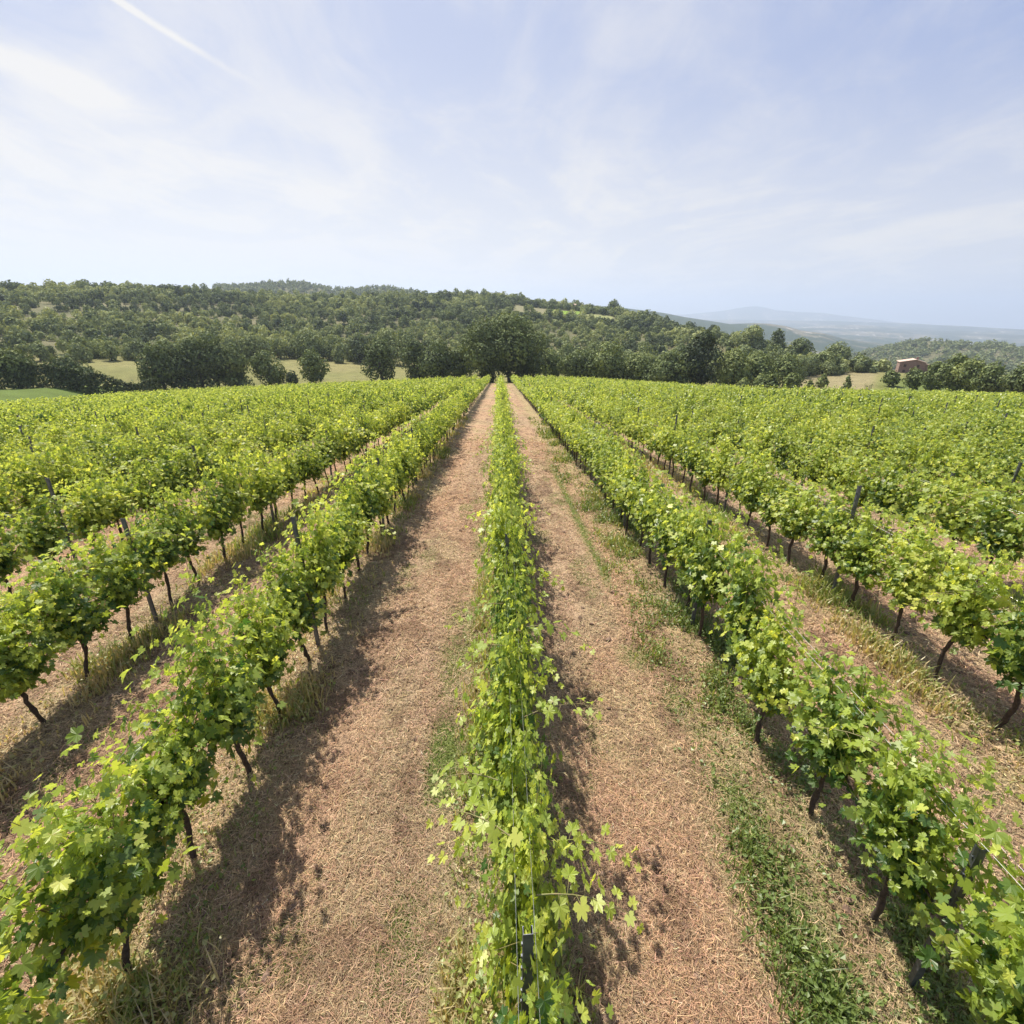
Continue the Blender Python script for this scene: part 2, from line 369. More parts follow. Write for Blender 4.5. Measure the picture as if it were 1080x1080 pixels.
M = {}
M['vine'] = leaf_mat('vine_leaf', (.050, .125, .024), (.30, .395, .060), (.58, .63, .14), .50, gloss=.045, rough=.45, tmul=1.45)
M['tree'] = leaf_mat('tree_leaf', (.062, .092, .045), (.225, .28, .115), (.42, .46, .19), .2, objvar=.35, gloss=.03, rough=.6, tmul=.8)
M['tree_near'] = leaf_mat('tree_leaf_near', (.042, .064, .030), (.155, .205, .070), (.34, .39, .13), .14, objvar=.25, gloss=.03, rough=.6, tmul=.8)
M['grass'] = leaf_mat('grass_blade', (.15, .22, .055), (.27, .34, .09), (.60, .50, .29), .4, objvar=0, tmul=.9)
M['bark'] = plain_mat('bark', (.035, .024, .02), (.09, .065, .055), 40, .9)
M['treebark'] = plain_mat('tree_bark', (.05, .042, .035), (.12, .10, .085), 3, .9)
M['cane'] = plain_mat('green_cane', (.18, .20, .06), (.26, .19, .09), 20, .6)
M['steel'] = plain_mat('weathered_steel', (.085, .095, .12), (.16, .17, .20), 18, .5, .6, .15)
M['wire'] = plain_mat('galvanised_wire', (.45, .45, .47), (.6, .6, .62), 18, .4, .8, 0)

def tube(pts, rad, ns=6, cap=True):
    pts = np.asarray(pts, float); rad = np.broadcast_to(np.asarray(rad, float), (len(pts),))
    V = []; n = len(pts)
    for i in range(n):
        t = pts[min(i + 1, n - 1)] - pts[max(i - 1, 0)]; t /= np.linalg.norm(t) + 1e-9
        a = np.cross(t, [0, 1, .01] if abs(t[2]) > .7 else [0, 0, 1]); a /= np.linalg.norm(a) + 1e-9; b = np.cross(t, a)
        th = np.arange(ns) * 2 * np.pi / ns
        V.append(pts[i] + rad[i] * (np.cos(th)[:, None] * a + np.sin(th)[:, None] * b))
    V = np.vstack(V); F = []
    for i in range(n - 1):
        for j in range(ns): F.append((i * ns + j, i * ns + (j + 1) % ns, (i + 1) * ns + (j + 1) % ns, (i + 1) * ns + j))
    return V, np.array(F, np.int32)
def join(parts):
    Vs, Fs, o = [], [], 0
    for V, F in parts: Vs.append(V); Fs.append(F + o); o += len(V)
    return np.vstack(Vs), np.vstack(Fs)

# leaf template: five lobes, toothed, folded along the midrib; tip along +X, face +Z, unit = leaf length
def leaf_template():
    o = [(0, 1.0), (7, .84), (11, .87), (17, .70), (21, .72), (28, .50), (35, .72), (40, .74), (49, .96), (57, .76), (62, .78), (70, .60), (77, .50), (86, .66), (93, .64), (106, .80), (116, .64), (128, .66), (140, .54), (158, .46)]
    ring = [(a, r) for a, r in o] + [(-a, r) for a, r in reversed(o[1:])]
    P = [(.62 * r * math.cos(R(a)), .62 * r * math.sin(R(a))) for a, r in ring]
    z = lambda x, y: .34 * abs(y) - .55 * y * y - .30 * max(x, 0) ** 2 * 1.4
    V = [(0, 0, 0)] + [(x, y, z(x, y)) for x, y in P]
    n = len(P); F = [(0, 1 + i, 1 + (i + 1) % n) for i in range(n)]
    F.pop(len(o) - 1)  # the open notch at the stalk
    return np.array(V), np.array(F, np.int32)
LEAF = leaf_template()
LEAF_MID = (np.array([(-.25, 0, 0), (.0, -.5, .1), (.5, -.35, .0), (.62, 0, -.12), (.5, .35, 0), (0, .5, .1)]), np.array([(0, 1, 2, 3), (0, 3, 4, 5)], np.int32))
LEAF_LOW = (np.array([(-.5, 0, 0), (0, -.45, .12), (.55, 0, -.1), (0, .45, .12)]), np.array([(0, 1, 2, 3)], np.int32))
def scatter_leaves(P, Nn, D, S, tint, tpl):
    """place template at P with normal Nn, tip direction D, size S."""
    Nn = Nn / (np.linalg.norm(Nn, axis=1, keepdims=True) + 1e-9)
    D = D - Nn * np.sum(D * Nn, 1, keepdims=True); D /= np.linalg.norm(D, axis=1, keepdims=True) + 1e-9
    B = np.cross(Nn, D); TV, TF = tpl; m = len(TV); n = len(P)
    cu = np.random.default_rng(n).uniform(-.4, 2.6, n)[:, None, None] if len(TV) > 8 else 1.
    V = P[:, None] + S[:, None, None] * (TV[None, :, 0, None] * D[:, None] + TV[None, :, 1, None] * B[:, None] + cu * TV[None, :, 2, None] * Nn[:, None])
    F = TF[None] + (np.arange(n) * m)[:, None, None]
    return V.reshape(-1, 3), F.reshape(-1, TF.shape[1]), np.repeat(tint, m)

build_ground()

# ------------------------------------------------------------------ vines
def vine_points(g, nleaf, side=0., big=1.):
    """leaf positions, normals, tip directions, sizes, tints and the canes of one vine (row runs along Y)."""
    nsh = 11; per = nleaf // nsh + 1
    P, Nn, D, S, T, canes = [], [], [], [], [], []
    topy = g.uniform(.40, .54); zt = g.uniform(1.55, 1.90)
    for s in range(nsh):
        y0 = g.uniform(-.20, .20); z0 = g.uniform(.66, .84); x0 = g.normal(0, .03)
        y1 = g.uniform(-topy, topy); z1 = zt + g.normal(0, .12) - .25 * abs(y1) / topy; x1 = g.normal(0, .095)
        long_ = g.random() < .2; z1 += .28 * long_
        flop = g.random() < .3 and not long_
        t = np.linspace(0, 1, 7)
        c = np.stack([x0 + (x1 - x0) * t + .05 * np.sin(t * 5 + g.uniform(0, 6)), y0 + (y1 - y0) * t ** .8, z0 + (z1 - z0) * t], 1)
        if flop:
            sd_ = g.choice([-1, 1]); k = t > .6; c[k, 0] += sd_ * .38 * (t[k] - .6) ** 1.1 * 1.6; c[k, 2] -= .55 * (t[k] - .6) ** 1.5
        canes.append((c, t))
        u = g.random(per) ** 1.12 - .07; pc = np.stack([np.interp(u, t, c[:, i]) for i in range(3)], 1)
        off = g.normal(0, 1, (per, 3)) * np.array([.092, .11, .095]); 
        p = pc + off * ((.55 + 1.3 * np.sin(np.pi * np.clip(u * .95, 0, 1)) ** .8)[:, None] if not long_ else (1.1 - .8 * u[:, None]))
        P.append(p); outx = np.sign(p[:, 0] + g.normal(0, .05, per)) * .75
        nn = np.stack([outx, g.normal(0, .35, per), .75 + 0 * u], 1) + g.normal(0, .52, (per, 3)); Nn.append(nn)
        D.append(np.stack([outx * .8, g.normal(0, .7, per), -.7 + 0 * u], 1) + g.normal(0, .3, (per, 3)))
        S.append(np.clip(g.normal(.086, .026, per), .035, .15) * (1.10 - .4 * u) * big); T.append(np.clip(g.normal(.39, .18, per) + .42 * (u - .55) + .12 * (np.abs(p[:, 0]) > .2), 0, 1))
    # hanging skirt of leaves low on the vine, and long shoots to the side
    nx = int(side)
    for s in range(nx):
        sg = g.choice([-1, 1]); ln = g.uniform(.45, .85); n = 11; t = np.linspace(0, 1, 7); y0 = g.uniform(-.35, .35); z0 = g.uniform(1.2, 1.75); yy = g.normal(0, .25)
        c = np.stack([sg * (.1 + ln * t), y0 + yy * t, z0 + .12 * t - .35 * t ** 2.2], 1); canes.append((c, t))
        u = np.linspace(.2, 1, n); pc = np.stack([np.interp(u, t, c[:, i]) for i in range(3)], 1)
        P.append(pc + g.normal(0, .02, (n, 3)) + np.stack([0 * u, .05 * np.where(np.arange(n) % 2, 1, -1), 0 * u], 1)); Nn.append(np.array([[0, 0, 1.]]) + g.normal(0, .35, (n, 3)))
        D.append(np.stack([np.full(n, sg * .6), np.where(np.arange(n) % 2, 1., -1.), np.full(n, -.3)], 1)); S.append(.15 - .08 * u); T.append(np.clip(.48 + .25 * u + g.normal(0, .08, n), 0, 1))
        for q in range(n): canes.append((np.stack([pc[q], (pc[q] + P[-1][q]) / 2 + [0, 0, .01], P[-1][q]]), np.array([.8, .85, .9])))
    return [np.concatenate(a) for a in (P, Nn, D, S, T)] + [canes]
def trunk_mesh(g, ns=6):
    ly, lx = g.normal(0, .05), g.normal(0, .03); t = np.linspace(0, 1, 7)
    c = np.stack([lx * t * (t - 1) * 2 + .02 * np.sin(t * 6), -ly * (1 - t) + .03 * np.sin(t * 7 + 1), -.12 + .98 * t], 1)
    t = np.linspace(0, 1, 15); c = np.stack([np.interp(t, np.linspace(0, 1, 7), c[:, q]) for q in range(3)], 1) + g.normal(0, .005, (15, 3))
    a = tube(c, (.026 - .006 * t + g.normal(0, .003, 15) + .012 * np.exp(-((t - 1) / .08) ** 2) + .003 * np.sin(t * 23)), ns)
    arms = []
    for s in (-1, 1):
        q = np.linspace(0, 1, 5); e = np.stack([c[-1, 0] + 0 * q, c[-1, 1] + s * .36 * q, c[-1, 2] + .06 * q - .05 * q * q], 1)
        arms.append(tube(e, .017 - .008 * q, max(3, ns - 2)))
    return join([a] + arms)
NV = 14; vine_protos = []
for i in range(NV):
    g = np.random.default_rng(100 + i)
    P, Nn, D, S, T, canes = vine_points(g, 1200, side=[0, 1, 0, 2, 1, 0, 3, 0, 1, 0, 2, 0, 1, 4][i])
    V, F, tt = scatter_leaves(P, Nn, D, S, T, LEAF)
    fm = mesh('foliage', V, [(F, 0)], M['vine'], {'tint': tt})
    cv = join([tube(c, .0052 - .0034 * t, 4) for c, t in canes]); cm = mesh('canes', cv[0], [(cv[1], 0)], M['cane'], smooth_shade=True)
    tv = trunk_mesh(g, 8); tm = mesh('trunk', tv[0], [(tv[1], 0)], M['bark'], smooth_shade=True)
    vine_protos.append((fm, cm, tm))

ORD = 'first second third fourth fifth sixth seventh eighth ninth tenth eleventh twelfth thirteenth fourteenth fifteenth sixteenth seventeenth eighteenth nineteenth twentieth'.split()
def ordw(i):
    if i < 20: return ORD[i]
    tens = {20: 'twenty', 30: 'thirty', 40: 'forty', 50: 'fifty', 60: 'sixty'}; n = i + 1; t = n // 10 * 10
    return (tens[t] + '-' + ORD[n % 10 - 1]) if n % 10 else tens[t][:-1] + 'ieth'
def rowname(k):
    return 'the centre row' if k == 0 else f'the {ordw(abs(k) - 1)} row {"left" if k < 0 else "right"} of centre'
PH = {0: 1.36, -1: 1.6, 1: 1.85, 2: 2.75, -2: 2.35}
allv = []; posts = []
for k in range(-48, 52):
    x = X0 + k * ROW; ph = PH.get(k, (k * 1.37) % VY)
    if k == -2: x -= .05
    n0 = -6
    ys = ph + VINE * (np.arange(n0, int((YEND - ph) / VINE)) + .5)
    ys = ys[(ys > -3) & (ys < YEND)]; ys = ys[ys < yend(np.full_like(ys, x), ys)]
    for y in ys: allv.append((k, x, y))
    for y in np.arange(ph - VY, YEND, VY):
        if y > -1: posts.append((k, x, y))
def seen_mask(arr, zoff, mar):
    a = np.array([(x, y) for _, x, y in arr]); z = height(a[:, 0], a[:, 1])
    best = np.zeros(len(a), bool); 
    for zo in zoff:
        px, py, d = project(np.stack([a[:, 0], a[:, 1], z + zo], 1))
        best |= (d > .1) & (px > -mar) & (px < 1080 + mar) & (py < 1080 + mar) & (py > 200)
    return best, z, np.hypot(a[:, 0], a[:, 1])
vis, vz, vd = seen_mask(allv, (.3, 1.2, 1.8), 8)
mar, _, _ = seen_mask(allv, (.3, 1.2, 1.8), 120)
neara = np.array([math.hypot(x, y) < 9 and y > -2 for _, x, y in allv])
order = np.argsort(np.where(vis, vd, 1e9))[:300]
single = np.zeros(len(allv), bool); single[order] = True; single &= vis
g = np.random.default_rng(5)
cnt = {}
for i in np.where(single)[0]:
    k, x, y = allv[i]; n = cnt.get(k, 0); cnt[k] = n + 1
    pr = vine_protos[int(g.integers(NV))] if k != 0 else vine_protos[[13, 3, 6, 1, 10, 4, 0, 8, 2, 12, 5, 7][n % 12]]
    e = link('grape_vine', None); e.empty_display_size = .2
    e.location = (x + g.normal(0, .025), y + g.normal(0, .06), vz[i]); e.rotation_euler = (0, 0, (math.pi if g.random() < .5 else 0) + g.normal(0, .12))
    s = g.uniform(.92, 1.06); sz = g.uniform(.90, 1.09) 
    e.scale = (s * (1.0 if k else .80), s * 1.04, sz)
    tag(e, f'leafy green grape vine, {ordw(n)} from the near end of {rowname(k)}', 'grape vine', 'grape vines trained in rows')
    for nm, me in zip(('foliage', 'canes', 'trunk'), pr): link(nm, me, e)

# the rest of the vines, past three hundred: one object
lo = []
for lod, (nl, tpl, bg_) in enumerate([(430, LEAF_MID, 1.4), (210, LEAF_LOW, 2.05), (95, LEAF_LOW, 2.9)]):
    vs = []
    for i in range(8):
        gg = np.random.default_rng(300 + lod * 10 + i); P, Nn, D, S, T, _ = vine_points(gg, nl, side=gg.integers(0, 3), big=bg_)
        V, F, tt = scatter_leaves(P, Nn, D, S, T, tpl); vs.append((V, F, tt, trunk_mesh(gg, 3)))
    lo.append(vs)
nearfull = []
for i in range(4):
    P, Nn, D, S, T, _ = vine_points(np.random.default_rng(700 + i), 1000, side=i % 2); nearfull.append(scatter_leaves(P, Nn, D, S, T, LEAF))
Vs, TFs, QFs, BF, TT, off = [], [], [], [], [], 0
for i in np.where((mar | neara) & ~single)[0]:
    k, x, y = allv[i]; d = vd[i]
    lod = 0 if d < 33 else (1 if d < 62 else 2)
    V, F, tt, (tv, tf) = lo[lod][int(g.integers(8))]
    if d < 12 and nearfull[0] is not None: V, F, tt = nearfull[int(g.integers(4))]
    a = (math.pi if g.random() < .5 else 0) + g.normal(0, .1); c_, s_ = math.cos(a), math.sin(a); sc = g.uniform(.84, 1.10) * (.72 if g.random() < .04 else 1)
    jit = np.array([x + g.normal(0, .03), y + g.normal(0, .06), vz[i]])
    rot = lambda W: np.stack([W[:, 0] * c_ - W[:, 1] * s_, W[:, 0] * s_ + W[:, 1] * c_, W[:, 2]], 1) * sc + jit
    Vs.append(rot(V)); (QFs if F.shape[1] == 4 else TFs).append(F + off); off += len(V); TT.append(np.clip(tt + g.normal(0, .07), 0, 1))
    if d < 60: Vs.append(rot(tv)); BF.append(tf + off); off += len(tv); TT.append(np.zeros(len(tv)))
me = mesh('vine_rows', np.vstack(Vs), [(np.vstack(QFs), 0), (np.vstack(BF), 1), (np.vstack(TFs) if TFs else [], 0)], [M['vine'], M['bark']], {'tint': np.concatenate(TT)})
o = link('vine_rows', me); tag(o, 'mass of yellow-green vine rows filling the distant vineyard up to the trees', 'vineyard', kind='stuff')

# ------------------------------------------------------------------ posts and wires
def post_mesh():
    a, b, t = .026, .020, .003
    prof = [(-a, b), (-a, -b), (a, -b), (a, b), (a - .008, b), (a - .008, b - t), (a - t, b - t), (a - t, -b + t), (-a + t, -b + t), (-a + t, b - t), (-a + .008, b - t), (-a + .008, b)]
    n = len(prof); V = np.array([(x, y, z) for z in (-.3, 1.72) for x, y in prof]); F = [(i, (i + 1) % n, n + (i + 1) % n, n + i) for i in range(n)]
    caps = [(6, 7, 8, 9), (5, 6, 9, 10), (4, 5, 10, 11)]
    caps = [(0, 1, 8, 9), (1, 2, 7, 8), (2, 3, 6, 7), (0, 9, 10, 11), (3, 4, 5, 6)]
    F += [tuple(n + q for q in c) for c in caps]
    parts = [(V, np.array(F, np.int32))]
    for z in np.arange(.5, 1.65, .1):      # wire hooks punched along both flanks
        for sx in (-1, 1):
            x0, x1 = sx * a, sx * (a + .007)
            B = np.array([(x, y, z + dz) for dz in (0, .022) for x, y in ((x0, -.006), (x1, -.006), (x1, .006), (x0, .006))])
            parts.append((B, np.array([(0, 1, 2, 3), (4, 7, 6, 5), (0, 4, 5, 1), (1, 5, 6, 2), (2, 6, 7, 3)], np.int32)))
    V, F = join(parts); return mesh('vineyard_post', V, [(F, 0)], M['steel'])
pm = post_mesh()
pv, pz, pd = seen_mask(posts, (.1, 1.9), 4)
order = np.argsort(np.where(pv, pd, 1e9))[:190]
sel = np.zeros(len(posts), bool); sel[order] = True; sel &= pv & (pd < 48)
cnt = {}
for i in np.where(sel)[0]:
    k, x, y = posts[i]; n = cnt.get(k, 0); cnt[k] = n + 1
    o = link('vineyard_post', pm); o.location = (x, y, pz[i] - .02 + g.normal(0, .03)); o.rotation_euler = (g.normal(0, .018), g.normal(0, .018), g.normal(0, .1))
    o.scale = (.9, .9, .80 if (k == 1 and n == 0) else (.94 if (k == 0 and n == 0) else (1.12 if g.random() < .4 else 1.0)))
    tag(o, f'dark steel post, {ordw(n)} from the near end of {rowname(k)}', 'vineyard post', 'steel posts of the vine rows')
for k in (-3, -2, -1, 0, 1, 2, 3):
    x = X0 + k * ROW; ys = np.arange(.5 if abs(k) < 2 else 3., 60, 1.04)
    for nm, dx, dz in (('cordon', 0, .80), ('upper outer', .045, 1.52), ('upper inner', -.045, 1.52)):
        zz_ = zvine(np.full_like(ys, x), ys) + dz
        V, F = tube(np.stack([np.full_like(ys, x + dx), ys, zz_ + .01 * np.sin(ys * 1.5)], 1), .0012, 4)
        o = link('trellis_wire', mesh('trellis_wire', V, [(F, 0)], M['wire'])); 
        tag(o, f'thin galvanised {nm} wire strung along {rowname(k)}', 'wire', 'trellis wires')

# ------------------------------------------------------------------ straw, grass and weeds on the ground
def polar_pts(n, r0, r1, a=59, g=None, power=1.):
    u = g.random(n) ** power; r = r0 * (r1 / r0) ** u; az = np.radians(g.uniform(-1, 1, n) * (a + 27 * np.exp(-(r - .6) / 1.6))); return r * np.sin(az), r * np.cos(az), r
def build_straw():
    g = np.random.default_rng(21); x, y, r = polar_pts(620000, .6, 24, g=g)
    gr, wd = cover_at(x, y); keep = (g.random(len(x)) > gr * .85) & (fbm(x * 2.4, y * 1.7, 3) * 1.5 + g.random(len(x)) * .8 > .85); x, y, r = x[keep], y[keep], r[keep]
    px, py, d = project(np.stack([x, y, height(x, y)], 1)); keep = (py < 1130) & (px > -60) & (px < 1140); x, y, r = x[keep], y[keep], r[keep]
    n = len(x); z = height(x, y); ln = g.gamma(3, .0135, n) * (1 + .05 * r) + .012; wd_ = (.0014 + .0006 * r) * g.uniform(.6, 1.3, n)
    a = g.uniform(0, 2 * np.pi, n); tl = g.normal(0, .22, n)
    d = np.stack([np.cos(a), np.sin(a), tl], 1); s = np.stack([-np.sin(a), np.cos(a), g.normal(0, .5, n)], 1)
    c = np.stack([x, y, z + .008 + g.random(n) * .022], 1); bend = np.stack([-np.sin(a), np.cos(a), .6 + 0 * a], 1) * (g.normal(0, .18, n) * ln)[:, None]
    V = np.stack([c - d * ln[:, None] / 2 - s * wd_[:, None] / 2, c - d * ln[:, None] / 2 + s * wd_[:, None] / 2,
                  c + bend + s * wd_[:, None] / 2, c + bend - s * wd_[:, None] / 2,
                  c + d * ln[:, None] / 2 + s * wd_[:, None] / 2, c + d * ln[:, None] / 2 - s * wd_[:, None] / 2], 1).reshape(-1, 3)
    i = np.arange(n)[:, None] * 6; F = np.concatenate([i + [0, 1, 2, 3], i + [3, 2, 4, 5]])
    k = straw_tone(x, y) * np.exp(g.normal(.05, .32, n))[:, None] * (1 + g.normal(0, .06, (n, 3)))
    o = link('dry_straw', mesh('dry_straw', V, [(F, 0)], straw_mat(), None, False, np.repeat(np.clip(k, 0, .85), 6, 0)))
    tag(o, 'pale pinkish mown straw littering the bare alleys between the rows', 'straw', kind='stuff')
def blades(x, y, r, h, lean, tint, g, wmul=1.):
    n = len(x); z = height(x, y) - .01; a = g.uniform(0, 2 * np.pi, n); wd_ = (.0035 + .0008 * r) * wmul * g.uniform(.7, 1.3, n)
    s = np.stack([-np.sin(a), np.cos(a), 0 * a], 1) * wd_[:, None]; d = np.stack([np.cos(a), np.sin(a), 0 * a], 1) * (h * lean)[:, None]
    c = np.stack([x, y, z], 1); up = np.array([0, 0, 1.])[None] * h[:, None]
    V = np.stack([c - s, c + s, c + .3 * d + .6 * up + s * .8, c + .3 * d + .6 * up - s * .8, c + d + up], 1).reshape(-1, 3)
    i = np.arange(n)[:, None] * 5
    return V, i + [0, 1, 2, 3], i + [3, 2, 4], np.repeat(tint, 5)
def build_grass():
    g = np.random.default_rng(33); x, y, r = polar_pts(900000, .7, 30, g=g, power=.9)
    gr, wd = cover_at(x, y); k = g.random(len(x)) < gr * .9 + .02; x, y, r = x[k], y[k], r[k]; n = len(x)
    h = g.uniform(.012, .035, n) * (1 + .03 * r); t = np.clip(g.normal(.34, .18, n), 0, .7)
    V, Q, T, tt = blades(x, y, r, h, g.uniform(.1, 1.1, n), t, g, .75)
    o = link('short_grass', mesh('short_grass', V, [(Q, 0), (T, 0)], M['grass'], {'tint': tt})); tag(o, 'short green grass growing in strips between the vine rows', 'grass', kind='stuff')
def build_weeds():
    g = np.random.default_rng(44); x, y, r = polar_pts(900000, .7, 34, g=g, power=.8)
    gr, wd = cover_at(x, y); cl = fbm(x * 1.6 + 5, y * 1.1, 3); k = g.random(len(x)) < np.clip(wd * (.25 + 1.6 * sst(cl, .35, .65)) * .62, 0, 1)
    x, y, r, cl, wd = x[k], y[k], r[k], cl[k], wd[k]; n = len(x)
    h = g.gamma(2.2, .030, n) * (.5 + 1.3 * sst(cl, .35, .7)) * (1 + .012 * r) + .025; h = np.minimum(h, .34) * (1 - .35 * (np.round((x - X0) / ROW) == 1))
    grn = fbm(x * .9 + 60, y * .7, 3); kk = np.round((x - X0) / ROW)
    t = np.clip(.70 - 1.5 * (grn - .47) - .34 * (kk == 1) + .12 * (kk <= -1) + g.normal(0, .22, n), 0, 1)
    V, Q, T, tt = blades(x, y, r, h, g.uniform(.1, .9, n), t, g, 1.0)
    # small weed leaves on stems
    m = g.random(n) < .35; P = np.stack([x[m], y[m], height(x[m], y[m]) + h[m] * g.uniform(.3, 1, m.sum())], 1) + g.normal(0, .02, (m.sum(), 3))
    LV, LF, lt = scatter_leaves(P, g.normal(0, .5, P.shape) + [0, 0, 1], g.normal(0, 1, P.shape), g.uniform(.018, .045, len(P)) * (1 + .03 * r[m]), np.clip(t[m] - .15, 0, .75), LEAF_LOW)
    o = link('weeds', mesh('weeds', np.vstack([V, LV]), [(Q, 0), (LF + len(V), 0), (T, 0)], M['grass'], {'tint': np.concatenate([tt, lt])}))
    tag(o, 'tangled dry and green weeds under the vines', 'weeds', kind='stuff')
def build_clods():
    g = np.random.default_rng(61); x, y, r = polar_pts(9000, .8, 26, g=g); c = fbm(x * 1.8 + 11, y * 1.2, 3); k = g.random(len(x)) < sst(c, .42, .62); x, y, r = x[k], y[k], r[k]; n = len(x)
    T = np.array([(1, 0, 0), (0, 1, 0), (-1, 0, 0), (0, -1, 0), (.6, .6, .7), (-.7, .5, .6), (-.5, -.7, .75), (.6, -.6, .6), (0, 0, 1.)]); TF = np.array([(0, 1, 4), (1, 5, 4), (1, 2, 5), (2, 6, 5), (2, 3, 6), (3, 7, 6), (3, 0, 7), (0, 4, 7), (4, 5, 8), (5, 6, 8), (6, 7, 8), (7, 4, 8)])
    S = np.exp(g.normal(-4.45, .45, n)) * (1 + .03 * r); W = T[None] * (1 + g.normal(0, .22, (n, 9, 3))) * S[:, None, None] * np.array([1, 1, .75]); W = W + np.stack([x, y, height(x, y) + .006], 1)[:, None]
    o = link('soil_clods', mesh('soil_clods', W.reshape(-1, 3), [((TF[None] + np.arange(n)[:, None, None] * 9).reshape(-1, 3), 0)], plain_mat('clod', (.11, .07, .05), (.26, .175, .13), 30, .95)))
    tag(o, 'small dark crumbs of soil scattered through the mown straw', 'soil clods', kind='stuff')
build_clods(); build_straw(); build_grass(); build_weeds()

# ------------------------------------------------------------------ trees
def crown(g, w_, h_, base, n, size, lobes=9, shape='round', inner=.12):
    """leaf faces on and inside uneven lobes; w_, h_ of the crown, base = height of its underside."""
    C, Rr = [], []
    for i in range(lobes):
        a = g.uniform(0, 2 * np.pi); q = g.random() ** .5; zf = g.random()
        wr = {'round': math.sqrt(max(.05, 1 - (2 * zf - .85) ** 2)), 'tall': 1 - .75 * zf ** 1.5, 'low': 1 - .6 * zf, 'cone': 1.05 - zf}[shape]
        lr = g.uniform(.13, .25) * min(w_, h_ * 1.3)
        C.append((math.cos(a) * q * max(.0, w_ / 2 * wr - lr * .7), math.sin(a) * q * max(.0, w_ / 2 * wr - lr * .7), base + lr * .6 + zf * max(.1, h_ - 1.5 * lr))); Rr.append(lr)
    C.append((0, 0, base + h_ * .5)); Rr.append(min(w_, h_) * .36)
    C = np.array(C); Rr = np.array(Rr)
    li = g.choice(len(Rr), n, p=Rr ** 2 / np.sum(Rr ** 2)); d = g.normal(0, 1, (n, 3)); d /= np.linalg.norm(d, axis=1, keepdims=True)
    rad = np.where(g.random(n) < inner, g.uniform(.3, .9, n), g.normal(1, .06, n))
    ang = fbm(d[:, 0] * 2.5 + li * 3.3 + 50, d[:, 1] * 2.5 + d[:, 2] * 2 + 50, 2)
    rad = rad * (.62 + .75 * ang)
    P = C[li] + d * (Rr[li] * rad)[:, None] * np.array([1, 1, .92]); P[:, 2] = np.maximum(P[:, 2], base * .6 + .05)
    keep = fbm(P[:, 0] * 2.2 / w_ * 4 + 9, (P[:, 2] + P[:, 1]) * 2.2 / w_ * 4 + 3, 2) + g.random(n) * .35 > .40
    P, d, li = P[keep], d[keep], li[keep]; n = len(P)
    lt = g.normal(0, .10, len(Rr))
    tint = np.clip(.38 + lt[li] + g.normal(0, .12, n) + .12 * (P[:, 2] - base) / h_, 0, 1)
    Nn = d + g.normal(0, .26, (n, 3)) + [0, 0, .1]
    return scatter_leaves(P, Nn, g.normal(0, 1, (n, 3)), size * g.uniform(.6, 1.3, n), tint, LEAF_LOW)
def trunk_for(g, w_, h_, base, ns=7, limbs=6):
    top = base + h_ * .55; t = np.linspace(0, 1, 6); r0 = .028 * (base + h_) + .05
    c = np.stack([.03 * h_ * np.sin(t * 3 + g.uniform(0, 6)), .02 * h_ * np.sin(t * 4), -.3 + (top + .3) * t], 1)
    parts = [tube(c, r0 * (1.25 - .9 * t), ns)]
    for i in range(limbs):
        u = g.uniform(.35, .9); p = np.array([np.interp(u, t, c[:, k]) for k in range(3)]); a = g.uniform(0, 6.28); q = np.linspace(0, 1, 4); ll = w_ * .36 * g.uniform(.7, 1.1)
        e = p + np.stack([math.cos(a) * ll * q, math.sin(a) * ll * q, h_ * .28 * q ** .8], 1); parts.append(tube(e, r0 * .5 * (1 - u * .4) * (1 - .8 * q), 5))
    return join(parts)
_tv = {}
def tree_data(key, w_, h_, base, n, size, lobes, shape, seed, shift, mat='tree'):
    g = np.random.default_rng(seed); V, F, tt = crown(g, w_, h_, base, n, size, lobes, shape)
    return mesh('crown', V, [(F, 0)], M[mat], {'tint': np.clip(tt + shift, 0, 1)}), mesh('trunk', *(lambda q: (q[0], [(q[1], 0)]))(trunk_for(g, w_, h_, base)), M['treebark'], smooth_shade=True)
def tree(name, px, dist, wpx, top, bot, label, shape='round', shift=0., seed=0, base=.12, lobes=16, dens=1., group=None, cat='tree', bare=False, rotz=0.):
    """a tree dist metres out in the direction px, as wide and as tall as the photo shows it"""
    x, y, z = at(px, dist); a, b = tanel(px, top); depth = project(np.array([[x, y, z]]))[2][0]
    w_ = 1.16 * wpx / FPX * depth; htop = CAM_H + dist * b - z; h_ = max(htop * 1.06, .8)
    base_ = base * h_; ch = h_ - base_
    size = .0016 * depth * 1.9 + .14; n = int(np.clip(dens * 10 * (w_ * ch + .5 * w_ * w_) / size ** 2 * .75, 350, 22000))
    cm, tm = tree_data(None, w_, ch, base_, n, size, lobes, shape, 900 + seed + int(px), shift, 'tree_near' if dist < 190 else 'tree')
    e = link(name, None); e.location = (x, y, z); e.rotation_euler = (0, 0, rotz)
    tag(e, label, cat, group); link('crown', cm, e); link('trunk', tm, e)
    return e
E = 'trees along the far edge of the vineyard'
